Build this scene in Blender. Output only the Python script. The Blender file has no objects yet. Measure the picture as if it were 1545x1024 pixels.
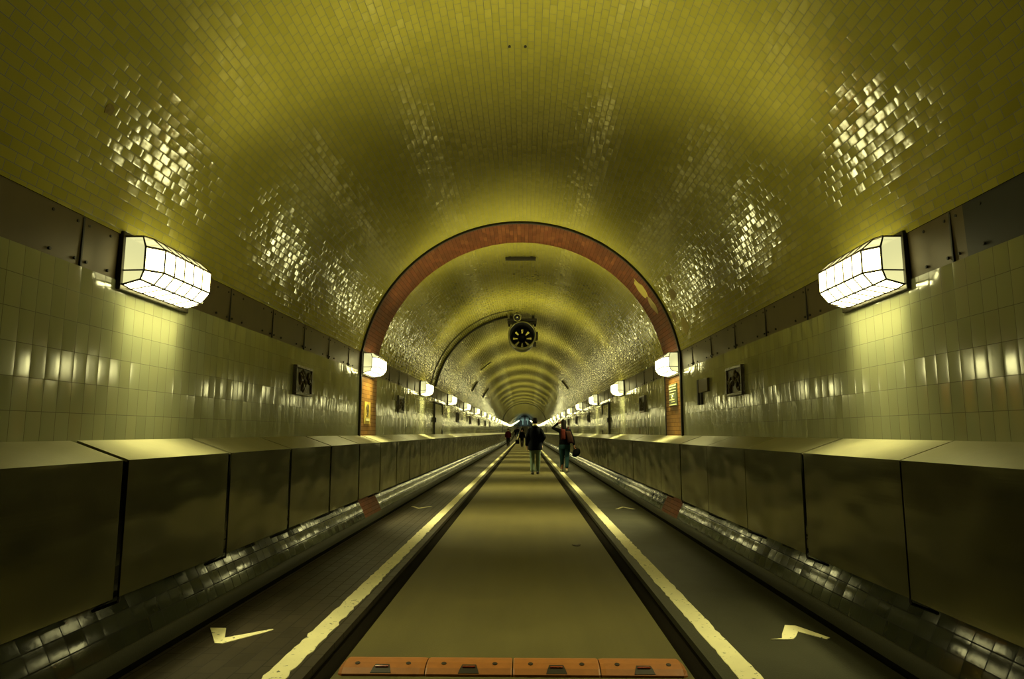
import bpy, bmesh, math, random
from mathutils import Vector, Matrix
random.seed(7)
PI = math.pi
S = bpy.context.scene
COL = S.collection

# ------------------------------------------------------------------ dimensions
R, ZC = 2.43, 2.08            # vault radius and centre height
WX = 2.40                     # wall half width
TH = math.acos((2.5 - ZC) / R)
Y0, Y1 = -4.0, 290.0          # tunnel extent
PX, PT, PB = 2.10, 1.15, 0.43  # cover panel face, top, bottom
JY, JS = 3.73, 1.325          # first panel joint and spacing


def rise(y):                  # the far half of the tunnel climbs
    if y < 100: return 0.0
    if y < 125: return 0.022 * (y - 100) ** 2 / 50
    return 0.022 * (y - 112.5)


YS = [Y0, 2, 10, 20, 40, 70, 100] + [100 + 2.5 * i for i in range(1, 11)] + [150, 200, 250, Y1]


def yrange(a, b):
    return [a] + [y for y in YS if a < y < b] + [b]


# ------------------------------------------------------------------ node helpers
class NT:
    def __init__(self, name):
        self.m = bpy.data.materials.new(name); self.m.use_nodes = True
        self.t = self.m.node_tree; self.n = self.t.nodes; self.n.clear()
        self.out = self.n.new('ShaderNodeOutputMaterial')

    def lk(self, a, b): self.t.links.new(a, b)

    def put(self, sock, v):
        if hasattr(v, 'is_output'): self.lk(v, sock)
        else: sock.default_value = v

    def math(self, op, a, b=0.0, c=0.0, clamp=False):
        n = self.n.new('ShaderNodeMath'); n.operation = op; n.use_clamp = clamp
        self.put(n.inputs[0], a); self.put(n.inputs[1], b); self.put(n.inputs[2], c)
        return n.outputs[0]

    def vec(self, op, a, b=(0, 0, 0), s=None):
        n = self.n.new('ShaderNodeVectorMath'); n.operation = op
        self.put(n.inputs[0], a); self.put(n.inputs[1], b)
        if s is not None: self.put(n.inputs['Scale'], s)
        return n.outputs[0]

    def xyz(self, v):
        n = self.n.new('ShaderNodeSeparateXYZ'); self.lk(v, n.inputs[0]); return n.outputs

    def comb(self, x, y, z):
        n = self.n.new('ShaderNodeCombineXYZ')
        for i, v in enumerate((x, y, z)): self.put(n.inputs[i], v)
        return n.outputs[0]

    def uv(self): return self.n.new('ShaderNodeUVMap').outputs[0]
    def obj(self): return self.n.new('ShaderNodeTexCoord').outputs['Object']
    def pos(self): return self.n.new('ShaderNodeNewGeometry').outputs['Position']
    def nor(self): return self.n.new('ShaderNodeNewGeometry').outputs['Normal']

    def noise(self, v, scale, detail=2.0, rough=.5, col=False):
        n = self.n.new('ShaderNodeTexNoise'); self.lk(v, n.inputs['Vector'])
        n.inputs['Scale'].default_value = scale; n.inputs['Detail'].default_value = detail
        n.inputs['Roughness'].default_value = rough
        return n.outputs['Color' if col else 'Fac']

    def white(self, v):
        n = self.n.new('ShaderNodeTexWhiteNoise'); n.noise_dimensions = '3D'; self.lk(v, n.inputs['Vector'])
        return n.outputs['Color']

    def mix(self, f, a, b):
        n = self.n.new('ShaderNodeMix'); n.data_type = 'RGBA'
        self.put(n.inputs[0], f)
        for i, v in ((6, a), (7, b)):
            if not hasattr(v, 'is_output') and len(v) == 3: v = (*v, 1)
            self.put(n.inputs[i], v)
        return n.outputs[2]

    def lerp(self, f, a, b):
        n = self.n.new('ShaderNodeMix'); n.data_type = 'FLOAT'
        self.put(n.inputs[0], f); self.put(n.inputs[2], a); self.put(n.inputs[3], b)
        return n.outputs[0]

    def step(self, v, lo, hi):
        n = self.n.new('ShaderNodeMapRange'); n.interpolation_type = 'SMOOTHSTEP'
        self.put(n.inputs[0], v); n.inputs[1].default_value = lo; n.inputs[2].default_value = hi
        return n.outputs[0]

    def bump(self, h, strength=.3, dist=.01, normal=None):
        n = self.n.new('ShaderNodeBump'); n.inputs['Strength'].default_value = strength
        n.inputs['Distance'].default_value = dist; self.lk(h, n.inputs['Height'])
        if normal: self.lk(normal, n.inputs['Normal'])
        return n.outputs[0]

    def bsdf(self, color, rough=.5, metal=0.0, normal=None, spec=.5, ior=1.5):
        n = self.n.new('ShaderNodeBsdfPrincipled')
        if not hasattr(color, 'is_output') and len(color) == 3: color = (*color, 1)
        self.put(n.inputs['Base Color'], color); self.put(n.inputs['Roughness'], rough)
        self.put(n.inputs['Metallic'], metal); self.put(n.inputs['Specular IOR Level'], spec); n.inputs['IOR'].default_value = ior
        if normal: self.lk(normal, n.inputs['Normal'])
        self.lk(n.outputs[0], self.out.inputs[0]); return self.m


def plain(name, c, rough=.6, metal=0.0, var=.12, scale=14, bump=.0, spec=.5):
    if name.startswith(('cloth', 'hair')): spec = .05
    t = NT(name); o = t.obj(); f = t.noise(o, scale, 3)
    k = t.math('MULTIPLY_ADD', f, 2 * var, 1 - var)
    col = t.vec('SCALE', c, s=k)
    nn = t.bump(f, bump, .01) if bump else None
    return t.bsdf(col, rough, metal, nn, spec)


def tile_mat(name, base, w, h, bond, rough, tilt_u, tilt_v, pillow_u, pillow_v, grout_c, grout, var=.16, wave=.0,
             spec=.5, dirt=.25, base2=None):
    """Glazed tiles on UV in metres: u runs along the tunnel, v up the surface."""
    t = NT(name); u, v, _ = t.xyz(t.uv())
    row = t.math('FLOOR', t.math('DIVIDE', v, h))
    uu = t.math('DIVIDE', u, w)
    if bond: uu = t.math('ADD', uu, t.math('MULTIPLY', t.math('MODULO', t.math('ADD', row, 1000), 2.0), bond))
    colm = t.math('FLOOR', uu)
    fu = t.math('SUBTRACT', t.math('FRACT', uu), .5)
    fv = t.math('SUBTRACT', t.math('FRACT', t.math('DIVIDE', v, h)), .5)
    rnd = t.white(t.comb(colm, row, 3.3))
    r1, r2, r3 = t.xyz(t.vec('SUBTRACT', rnd, (.5, .5, .5)))
    r4 = t.xyz(t.white(t.comb(colm, row, 9.1)))[0]
    eu = t.math('MULTIPLY', t.math('SUBTRACT', .5, t.math('ABSOLUTE', fu)), w)
    ev = t.math('MULTIPLY', t.math('SUBTRACT', .5, t.math('ABSOLUTE', fv)), h)
    e = t.math('MINIMUM', eu, ev)
    g = t.math('SUBTRACT', 1.0, t.step(e, grout * .55, grout))
    nrm = t.nor(); tv = t.vec('NORMALIZE', t.vec('CROSS_PRODUCT', nrm, (0, 1, 0)))
    wn = t.xyz(t.vec('SUBTRACT', t.noise(t.pos(), 7, 2, col=True), (.5, .5, .5)))
    fine = t.xyz(t.vec('SUBTRACT', t.noise(t.pos(), 32, 1, col=True), (.5, .5, .5)))
    cu = t.math('MULTIPLY', t.math('MULTIPLY', fu, t.math('MULTIPLY', fu, fu)), pillow_u * 4)
    cv = t.math('MULTIPLY', t.math('MULTIPLY', fv, t.math('MULTIPLY', fv, fv)), pillow_v * 4)
    au = t.math('ADD', t.math('MULTIPLY_ADD', r1, tilt_u, cu), t.math('MULTIPLY_ADD', wn[0], wave, t.math('MULTIPLY', fine[0], wave)))
    av = t.math('ADD', t.math('MULTIPLY_ADD', r2, tilt_v, cv), t.math('MULTIPLY_ADD', wn[1], wave, t.math('MULTIPLY', fine[1], wave)))
    pert = t.vec('ADD', t.vec('SCALE', (0, 1, 0), s=au), t.vec('SCALE', tv, s=av))
    n2 = t.vec('NORMALIZE', t.vec('ADD', nrm, pert))
    k = t.math('MULTIPLY_ADD', r4, 2 * var, 1 - var)
    blot = t.noise(t.pos(), 1.1, 3)
    k = t.math('MULTIPLY', k, t.math('MULTIPLY_ADD', blot, dirt * 2, 1 - dirt))
    col = t.vec('SCALE', base if base2 is None else t.mix(t.step(r3, -.1, .4), base, base2), s=k)
    col = t.mix(g, col, grout_c)
    rr = t.lerp(g, t.math('MULTIPLY_ADD', r4, .06, rough), .8)
    return t.bsdf(col, rr, 0, n2, spec, 1.5 if spec < .9 else 1.66)


def paint_mat(name, c, under, worn=.62):
    t = NT(name); p = t.pos(); f = t.noise(p, 26, 4, .65); f2 = t.noise(p, 3.2, 3)
    chip = t.step(t.math('MULTIPLY_ADD', f2, .35, f), worn + .175, worn + .23)
    col = t.mix(chip, t.vec('SCALE', c, s=t.math('MULTIPLY_ADD', f2, .5, .75)), under)
    return t.bsdf(col, .6, 0, t.bump(f, .2, .005))


M = {}
M['vault'] = tile_mat('vault_tiles', (.295, .268, .042), .112, .056, .5, .065, .045, .034, .085, .065, (.07, .06, .008), .0032,
                      var=.06, wave=.026, dirt=.2, base2=(.305, .276, .047), spec=1.0)
M['wall'] = tile_mat('wall_tiles', (.285, .29, .175), .108, .166, 0.0, .085, .055, .003, .07, .004, (.075, .068, .022), .0024,
                     var=.05, wave=.004, dirt=.14, base2=(.28, .29, .18), spec=.89)
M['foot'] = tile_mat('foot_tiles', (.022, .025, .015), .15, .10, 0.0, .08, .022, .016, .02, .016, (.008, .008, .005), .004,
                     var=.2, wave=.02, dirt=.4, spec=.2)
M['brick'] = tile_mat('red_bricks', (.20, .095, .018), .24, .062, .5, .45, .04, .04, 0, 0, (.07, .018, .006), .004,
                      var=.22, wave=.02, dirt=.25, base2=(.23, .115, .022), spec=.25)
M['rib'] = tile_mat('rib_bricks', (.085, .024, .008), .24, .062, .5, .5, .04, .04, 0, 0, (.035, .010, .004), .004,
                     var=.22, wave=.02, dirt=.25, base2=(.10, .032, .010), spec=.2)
M['paver'] = tile_mat('pavers', (.032, .025, .015), .22, .11, .5, .5, .03, .03, 0, 0, (.014, .011, .007), .005,
                      var=.22, wave=.03, dirt=.35, spec=.3)


def asphalt(name, c, rough=.62, var=.3, streak=.2, spec=.25):
    t = NT(name); p = t.pos(); f = t.noise(p, 90, 3, .7); b = t.noise(p, 1.7, 4, .6)
    x, y, z = t.xyz(p); s = t.noise(t.comb(t.math('MULTIPLY', x, 3.5), t.math('MULTIPLY', y, .25), 0), 1.6, 3)
    k = t.math('MULTIPLY_ADD', f, var, 1 - var / 2)
    k = t.math('MULTIPLY', k, t.math('MULTIPLY_ADD', b, .6, .7))
    k = t.math('MULTIPLY', k, t.math('MULTIPLY_ADD', s, 2 * streak, 1 - streak))
    return t.bsdf(t.vec('SCALE', c, s=k), t.math('MULTIPLY_ADD', b, .2, rough - .1), 0, t.bump(f, .35, .006), spec)


M['road'] = asphalt('road_asphalt', (.088, .075, .026))
M['walk'] = asphalt('walkway_asphalt', (.036, .035, .021), .5)
M['kerb'] = asphalt('kerb_bitumen', (.0075, .006, .0035), .9, spec=.03)
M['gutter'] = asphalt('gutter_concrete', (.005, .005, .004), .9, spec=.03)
M['white'] = paint_mat('road_paint', (.74, .69, .42), (.07, .085, .05))
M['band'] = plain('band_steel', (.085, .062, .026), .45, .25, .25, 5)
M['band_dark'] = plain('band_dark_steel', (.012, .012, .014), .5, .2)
M['black'] = plain('black_rubber', (.010, .008, .007), .6)
M['conduit'] = plain('conduit_black', (.016, .013, .008), .5)
M['plate'] = plain('lamp_plate', (.03, .026, .014), .4, .6)
M['lead'] = plain('lamp_leading', (.035, .025, .015), .5, .5)
M['fan'] = plain('fan_paint', (.16, .15, .055), .35, .3)
M['fan_in'] = plain('fan_interior', (.012, .012, .012), .6)
M['relief'] = plain('relief_ceramic', (.06, .045, .02), .28, 0, .5, 30, .5)
M['signgreen'] = plain('sign_green', (.05, .065, .03), .4)
M['cream'] = plain('sign_cream', (.72, .70, .36), .4)
M['ochre'] = plain('board_ochre', (.50, .36, .06), .5)
M['symbol'] = plain('symbol_brown', (.10, .07, .02), .5)
M['box'] = plain('box_brown', (.10, .075, .03), .5)
M['doorpale'] = plain('door_pale', (.34, .34, .14), .18)
M['bump'] = plain('bump_orange', (.29, .10, .018), .55, 0, .22, 20, .25)
M['bumpdark'] = plain('bump_recess', (.02, .012, .008), .5)
M['redref'] = plain('reflector_red', (.22, .02, .012), .2)
M['teal'] = plain('gate_teal', (.34, .52, .46), .4)
M['gatedark'] = plain('gate_dark', (.02, .035, .032), .5)
M['skin'] = plain('skin', (.36, .16, .09), .5, 0, .08, 30)
M['navy'] = plain('cloth_navy', (.004, .005, .008), .9, 0, .25, 25, .4)
M['blackcloth'] = plain('cloth_black', (.004, .004, .004), .9, 0, .25, 25, .4)
M['jeans'] = plain('cloth_pale_jeans', (.12, .165, .12), .9, 0, .18, 40, .3)
M['teal_jeans'] = plain('cloth_teal_jeans', (.012, .032, .036), .9, 0, .2, 40, .3)
M['maroon'] = plain('cloth_maroon', (.03, .004, .006), .9, 0, .2, 30, .4)
M['red'] = plain('cloth_red', (.034, .006, .004), .85, 0, .2, 30, .4)
M['brown'] = plain('cloth_brown', (.017, .007, .005), .85, 0, .2, 30, .4)
M['hair'] = plain('hair_dark', (.006, .005, .004), .6, 0, .3, 60, .5)
M['shoe'] = plain('shoe_dark', (.010, .010, .011), .5)
M['shoelight'] = plain('shoe_pale', (.28, .25, .16), .6)
M['leaf'] = plain('leaf_brown', (.03, .02, .008), .7)
M['patch'] = plain('bare_plaster', (.17, .13, .035), .9, 0, .4, 30, .4)
M['yellowpatch'] = plain('yellow_plaster', (.24, .19, .03), .8, 0, .15, 6)


def steel():
    t = NT('cover_steel'); o = t.obj(); p = t.pos()
    x, y, z = t.xyz(p)
    brush = t.noise(t.comb(t.math('MULTIPLY', x, 2), t.math('MULTIPLY', y, 2), t.math('MULTIPLY', z, 60)), 1.0, 3)
    dent = t.noise(t.comb(x, t.math('MULTIPLY', y, .8), t.math('MULTIPLY', z, 1.6)), 1.7, 1)
    sm = t.noise(p, 3, 4, .6)
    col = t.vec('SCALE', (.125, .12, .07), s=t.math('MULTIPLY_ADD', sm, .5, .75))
    b = t.bump(dent, .55, .06); b = t.bump(brush, .06, .004, b)
    return t.bsdf(col, t.math('MULTIPLY_ADD', sm, .12, .16), .85, b)


M['steel'] = steel()


def ledge():
    t = NT('ledge_sheet'); p = t.pos(); sm = t.noise(p, 2.6, 4, .6)
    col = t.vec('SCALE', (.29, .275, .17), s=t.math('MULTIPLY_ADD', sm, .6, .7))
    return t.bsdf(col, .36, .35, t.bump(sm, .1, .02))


M['ledge'] = ledge()
LAMP = (1.0, .93, .40)


def pane(name, emit, transp, colour=LAMP):
    t = NT(name); e = t.n.new('ShaderNodeEmission'); e.inputs[0].default_value = (*colour, 1); e.inputs[1].default_value = emit
    tr = t.n.new('ShaderNodeBsdfTransparent'); gl = t.n.new('ShaderNodeBsdfGlossy'); gl.inputs['Roughness'].default_value = .12
    gl.inputs[0].default_value = (.8, .8, .7, 1)
    m1 = t.n.new('ShaderNodeMixShader'); m1.inputs[0].default_value = transp
    t.lk(e.outputs[0], m1.inputs[1]); t.lk(tr.outputs[0], m1.inputs[2])
    m2 = t.n.new('ShaderNodeMixShader'); m2.inputs[0].default_value = .05
    t.lk(m1.outputs[0], m2.inputs[1]); t.lk(gl.outputs[0], m2.inputs[2])
    t.lk(m2.outputs[0], t.out.inputs[0]); t.m.cycles.emission_sampling = 'FRONT'; return t.m


M['pane'] = pane('lamp_glass', 27.0, .5)
M['pane_top'] = pane('lamp_glass_top', 1.6, .5)
M['pane_end'] = pane('lamp_glass_end', .9, .2, (.95, .92, .42))


# ------------------------------------------------------------------ object helpers
def prop(o, label=None, cat=None, group=None, kind=None):
    if label: o['label'] = label
    if cat: o['category'] = cat
    if group: o['group'] = group
    if kind: o['kind'] = kind
    return o


def obj(name, bm, mats, parent=None, smooth=False, loc=None):
    bmesh.ops.recalc_face_normals(bm, faces=bm.faces)
    me = bpy.data.meshes.new(name); bm.to_mesh(me); bm.free()
    for m in (mats if isinstance(mats, (list, tuple)) else [mats]): me.materials.append(m)
    if smooth:
        for p in me.polygons: p.use_smooth = True
    o = bpy.data.objects.new(name, me); COL.objects.link(o)
    if parent: o.parent = parent
    if loc: o.location = loc
    return o


def thing(name, loc, label, cat, group=None, rz=0):
    o = bpy.data.objects.new(name, None); COL.objects.link(o); o.location = loc; o.rotation_euler = (0, 0, rz)
    o.empty_display_size = .1
    return prop(o, label, cat, group)


def copy_tree(o, parent=None):
    c = o.copy(); COL.objects.link(c)
    if parent: c.parent = parent
    for ch in list(o.children): copy_tree(ch, c)
    return c


def box(bm, a, b, mi=0, bevel=0):
    x0, y0, z0 = a; x1, y1, z1 = b
    vs = [bm.verts.new(p) for p in ((x0, y0, z0), (x1, y0, z0), (x1, y1, z0), (x0, y1, z0),
                                    (x0, y0, z1), (x1, y0, z1), (x1, y1, z1), (x0, y1, z1))]
    fs = [bm.faces.new([vs[i] for i in q]) for q in ((3, 2, 1, 0), (4, 5, 6, 7), (0, 1, 5, 4), (1, 2, 6, 5), (2, 3, 7, 6), (3, 0, 4, 7))]
    for f in fs: f.material_index = mi
    if bevel:
        bmesh.ops.bevel(bm, geom=list({e for f in fs for e in f.edges}), offset=bevel, segments=2, affect='EDGES', profile=.6)
    return fs


def loft(bm, rings, n=12, cap=True, mi=0):
    """rings: (centre, axis_a, axis_b) ellipses joined in order."""
    rows = []
    for c, a, b in rings:
        c, a, b = Vector(c), Vector(a), Vector(b)
        rows.append([bm.verts.new(c + a * math.cos(2 * PI * i / n) + b * math.sin(2 * PI * i / n)) for i in range(n)])
    for r0, r1 in zip(rows, rows[1:]):
        for i in range(n):
            f = bm.faces.new((r0[i], r0[(i + 1) % n], r1[(i + 1) % n], r1[i])); f.material_index = mi
    if cap:
        bm.faces.new(rows[0][::-1]).material_index = mi; bm.faces.new(rows[-1]).material_index = mi
    return rows


def tube(bm, pts, rad, n=8, mi=0, closed_cap=True, round_end=False):
    pts = [Vector(p) for p in pts]
    if not isinstance(rad, (list, tuple)): rad = [rad] * len(pts)
    rings = []; prev = None
    P = list(zip(pts, rad))
    if round_end:
        d0 = (pts[0] - pts[1]).normalized(); d1 = (pts[-1] - pts[-2]).normalized()
        P = [(pts[0] + d0 * rad[0] * .85, rad[0] * .45), (pts[0] + d0 * rad[0] * .5, rad[0] * .82)] + P + \
            [(pts[-1] + d1 * rad[-1] * .5, rad[-1] * .82), (pts[-1] + d1 * rad[-1] * .85, rad[-1] * .45)]
    for i, (p, r) in enumerate(P):
        q0 = P[max(0, i - 1)][0]; q1 = P[min(len(P) - 1, i + 1)][0]
        d = (q1 - q0).normalized()
        if prev is None:
            a = d.cross(Vector((0, 0, 1)) if abs(d.z) < .9 else Vector((1, 0, 0))).normalized()
        else:
            a = (prev - d * prev.dot(d)).normalized()
        prev = a; b = d.cross(a)
        rings.append((p, a * r, b * r))
    return loft(bm, rings, n, closed_cap, mi)


def sweep_obj(name, prof, a, b, mat, flip=False, smooth=True, kind=True, parts=None):
    bm = bmesh.new(); uvl = bm.loops.layers.uv.verify()
    for pr, aa, bb, mi in ([(prof, a, b, 0)] if parts is None else parts):
        ys = yrange(aa, bb); vs = [0.0]
        for p, q in zip(pr, pr[1:]): vs.append(vs[-1] + math.dist(p, q))
        rows = [[bm.verts.new((x, y, z + rise(y))) for x, z in pr] for y in ys]
        for j in range(len(ys) - 1):
            for i in range(len(pr) - 1):
                q = [(j, i), (j + 1, i), (j + 1, i + 1), (j, i + 1)]
                if flip: q = q[::-1]
                f = bm.faces.new([rows[s][t] for s, t in q]); f.material_index = mi
                f.smooth = smooth
                for lp, (s, t) in zip(f.loops, q): lp[uvl].uv = (ys[s] + 50, vs[t] + 10)
    me = bpy.data.meshes.new(name); bm.to_mesh(me); bm.free()
    for m in (mat if isinstance(mat, list) else [mat]): me.materials.append(m)
    o = bpy.data.objects.new(name, me); COL.objects.link(o)
    if kind: o['kind'] = 'structure'
    return o


def vault(th, off=0.0):
    return ((R - off) * math.sin(th), ZC + (R - off) * math.cos(th))


def arc(n=72, off=0.0, a=-TH, b=TH):
    return [vault(a + (b - a) * i / n, off) for i in range(n + 1)]


RA, RB = 10.19, 11.29                      # the red brick rib
# ------------------------------------------------------------------ the setting
sweep_obj('ceiling', arc(), Y0, Y1, M['vault'], flip=True)
for s, nm in ((-1, 'left'), (1, 'right')):
    sweep_obj('wall_' + nm, [(s * WX, -.05), (s * WX, 2.215)], Y0, Y1, M['wall'], flip=(s > 0))
    # steel band with a darker stretch near the camera on the right
    bx = s * (WX + .008)
    sm = 2.7 if s > 0 else -3.5
    if s > 0:
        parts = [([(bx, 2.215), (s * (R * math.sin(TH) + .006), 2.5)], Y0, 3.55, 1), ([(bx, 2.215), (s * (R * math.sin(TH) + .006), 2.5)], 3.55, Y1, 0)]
    else:
        parts = [([(bx, 2.215), (s * (R * math.sin(TH) + .006), 2.5)], Y0, Y1, 0)]
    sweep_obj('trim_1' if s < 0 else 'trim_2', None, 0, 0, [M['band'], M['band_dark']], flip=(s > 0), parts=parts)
    # joints and bolts of the band
    bm = bmesh.new(); y = 3.75 - 1.0 * 3
    while y < 60:
        x0, x1 = sorted((bx, bx - s * .012))
        box(bm, (x0, y - .006, 2.217), (x1, y + .006, 2.495))
        if y < 14:
            for dy in (-.05, .05, .25, -.25):
                for z in (2.25, 2.46):
                    tube(bm, [(bx - s * .001, y + dy, z), (bx - s * .012, y + dy, z)], .009, 6)
        y += .97
    o = obj('trim_joints', bm, M['black']); o['kind'] = 'structure'
    # tiled foot behind the cover panels, and its concrete base
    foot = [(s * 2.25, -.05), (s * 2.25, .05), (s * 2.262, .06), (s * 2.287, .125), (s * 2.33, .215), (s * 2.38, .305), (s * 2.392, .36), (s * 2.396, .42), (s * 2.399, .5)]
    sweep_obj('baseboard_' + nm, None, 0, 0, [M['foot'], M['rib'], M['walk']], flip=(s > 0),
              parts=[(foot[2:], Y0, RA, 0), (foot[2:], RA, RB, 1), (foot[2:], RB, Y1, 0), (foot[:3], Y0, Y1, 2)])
    # walkway, gutter, kerb
    w = [(s * 1.12, -.05), (s * 1.12, 0), (s * 2.10, 0), (s * 2.10, -.05)]
    sweep_obj('walkway', w, Y0, Y1, M['paver'] if s < 0 else M['walk'], flip=(s < 0), smooth=False)
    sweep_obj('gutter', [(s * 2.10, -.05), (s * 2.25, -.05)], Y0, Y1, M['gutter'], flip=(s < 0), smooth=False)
    sweep_obj('kerb_strip', [(s * .97, -.045), (s * 1.12, -.045)], Y0, Y1, M['kerb'], flip=(s < 0), smooth=False)
    # red pilaster continuing the rib down the wall
    px = s * (WX - .012)
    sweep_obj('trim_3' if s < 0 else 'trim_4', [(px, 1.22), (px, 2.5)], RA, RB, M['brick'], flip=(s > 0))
    bm = bmesh.new()
    x0, x1 = sorted((s * (WX + .004), s * (WX - .030)))
    box(bm, (x0, RA - .05, 1.22), (x1, RA, 2.5)); box(bm, (x0, RB, 1.22), (s * (WX - .013) if s > 0 else x1, RB + .012, 2.5)) if s > 0 else box(bm, (x0, RB, 1.22), (-(WX - .013), RB + .012, 2.5))
    o = obj('expansion_joint', bm, M['black']); o['kind'] = 'structure'
sweep_obj('floor', [(-.97, -.05), (-.97, 0), (.97, 0), (.97, -.05)], Y0, Y1, M['road'], flip=False, smooth=False)
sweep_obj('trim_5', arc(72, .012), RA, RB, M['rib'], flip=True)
# black gasket of the rib and of the far ring
for y, dy, off, nm in ((RA - .05, .05, .03, 'trim_6'), (75.0, .35, .07, 'trim_7')):
    bm = bmesh.new(); n = 72
    outer = arc(n, -.002); inner = arc(n, off)
    if nm == 'trim_7':
        outer = [(-WX - .002, .9)] + outer + [(WX + .002, .9)]; inner = [(-WX + off, .9)] + inner + [(WX - off, .9)]
    rows = []
    for yy in (y, y + dy):
        rows.append(([bm.verts.new((x, yy, z)) for x, z in outer], [bm.verts.new((x, yy, z)) for x, z in inner]))
    for i in range(len(outer) - 1):
        bm.faces.new((rows[0][0][i], rows[0][0][i + 1], rows[0][1][i + 1], rows[0][1][i]))
        bm.faces.new((rows[1][0][i], rows[1][0][i + 1], rows[1][1][i + 1], rows[1][1][i]))
        bm.faces.new((rows[0][1][i], rows[0][1][i + 1], rows[1][1][i + 1], rows[1][1][i]))
    o = obj(nm, bm, M['black']); o['kind'] = 'structure'

# damaged spots on the vault
def patch(name, pts, mat, off):
    """pts: (y, theta) outline on the vault."""
    bm = bmesh.new(); vs = []
    for y, th in pts:
        x, z = vault(th, off); vs.append(bm.verts.new((x, y, z)))
    f = bm.faces.new(vs); r = bmesh.ops.extrude_face_region(bm, geom=[f])
    for v in [g for g in r['geom'] if isinstance(g, bmesh.types.BMVert)]:
        v.co += Vector((v.co.x, 0, v.co.z - ZC)).normalized() * (off + .004)
    o = obj(name, bm, mat); o['kind'] = 'structure'


def blob(y, th, ry, rt, n=14, seed=0):
    rnd = random.Random(seed)
    return [(y + ry * math.cos(2 * PI * i / n) * rnd.uniform(.6, 1.1), th + rt * math.sin(2 * PI * i / n) * rnd.uniform(.6, 1.1)) for i in range(n)]


D = math.radians
patch('wall_damage', blob(9.45, D(62), .20, D(2.2), seed=1), M['patch'], .003)
patch('wall_damage', blob(9.2, D(57.5), .13, D(1.5), seed=2), M['patch'], .003)
patch('wall_damage', blob(9.55, D(73), .20, D(3.6), seed=3), M['yellowpatch'], .003)
patch('wall_damage', blob(9.9, D(68.5), .12, D(2), seed=4), M['patch'], .003)
patch('wall_damage', blob(10.65, D(52), .22, D(5), seed=5), M['yellowpatch'], .016)
patch('wall_damage', blob(10.62, D(60), .16, D(4), seed=6), M['patch'], .017)
patch('wall_damage', blob(3.52, D(-66), .05, D(.9), 9, seed=7), M['patch'], .003)
patch('wall_damage', blob(5.35, D(-1.2), .025, D(.35), 7, seed=8), M['black'], .003)
patch('wall_damage', blob(5.35, D(1.9), .025, D(.35), 7, seed=9), M['black'], .003)

# ------------------------------------------------------------------ far end
zr = rise(Y1)
bm = bmesh.new()
pr = [(-WX, -.05)] + arc(24) + [(WX, -.05)]
bm.faces.new([bm.verts.new((x, Y1, z + zr)) for x, z in pr])
o = obj('wall_back', bm, M['gatedark']); o['kind'] = 'structure'
g = thing('lift_gate', (0, Y1, zr), 'pale teal lift gate closing the far end of the tunnel', 'gate')
bm = bmesh.new(); box(bm, (-1.95, -.12, 2.35), (-.42, -.02, 3.9)); obj('upper_panel', bm, M['teal'], g)
bm = bmesh.new(); box(bm, (.42, -.12, 2.35), (1.75, -.02, 3.9)); obj('upper_panel', bm, M['teal'], g)
bm = bmesh.new(); box(bm, (-1.0, -.12, .6), (-.62, -.02, 2.35)); obj('side_post', bm, M['teal'], g)
bm = bmesh.new(); box(bm, (1.0, -.12, .6), (1.4, -.02, 2.35)); obj('side_post', bm, M['teal'], g)
bm = bmesh.new(); box(bm, (-.6, -.10, 0), (.95, -.03, 3.4)); obj('door_leaf', bm, M['gatedark'], g)
bm = bmesh.new(); box(bm, (-1.9, -.2, 4.0), (1.8, -.02, 4.12)); obj('header_rail', bm, M['gatedark'], g)
ld = bpy.data.lights.new('end_hall_lamp', 'AREA'); ld.energy = 70; ld.spread = D(75); ld.size = 2.4; ld.color = (.85, 1, .88)
lo = bpy.data.objects.new('end_hall_lamp', ld); COL.objects.link(lo); lo.location = (0, Y1 - 4, zr + 4.3); lo.rotation_euler = (D(50), 0, 0)

# ------------------------------------------------------------------ lamps
SEC = [(.02, .155), (.145, .155), (.225, .085), (.225, -.06), (.165, -.135), (.02, -.16)]
SECE = [(.02, .150), (.130, .150), (.150, .085), (.150, -.06), (.130, -.118), (.02, -.150)]
LY = [-.40, -.31, -.186, -.062, .062, .186, .31, .40]


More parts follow.
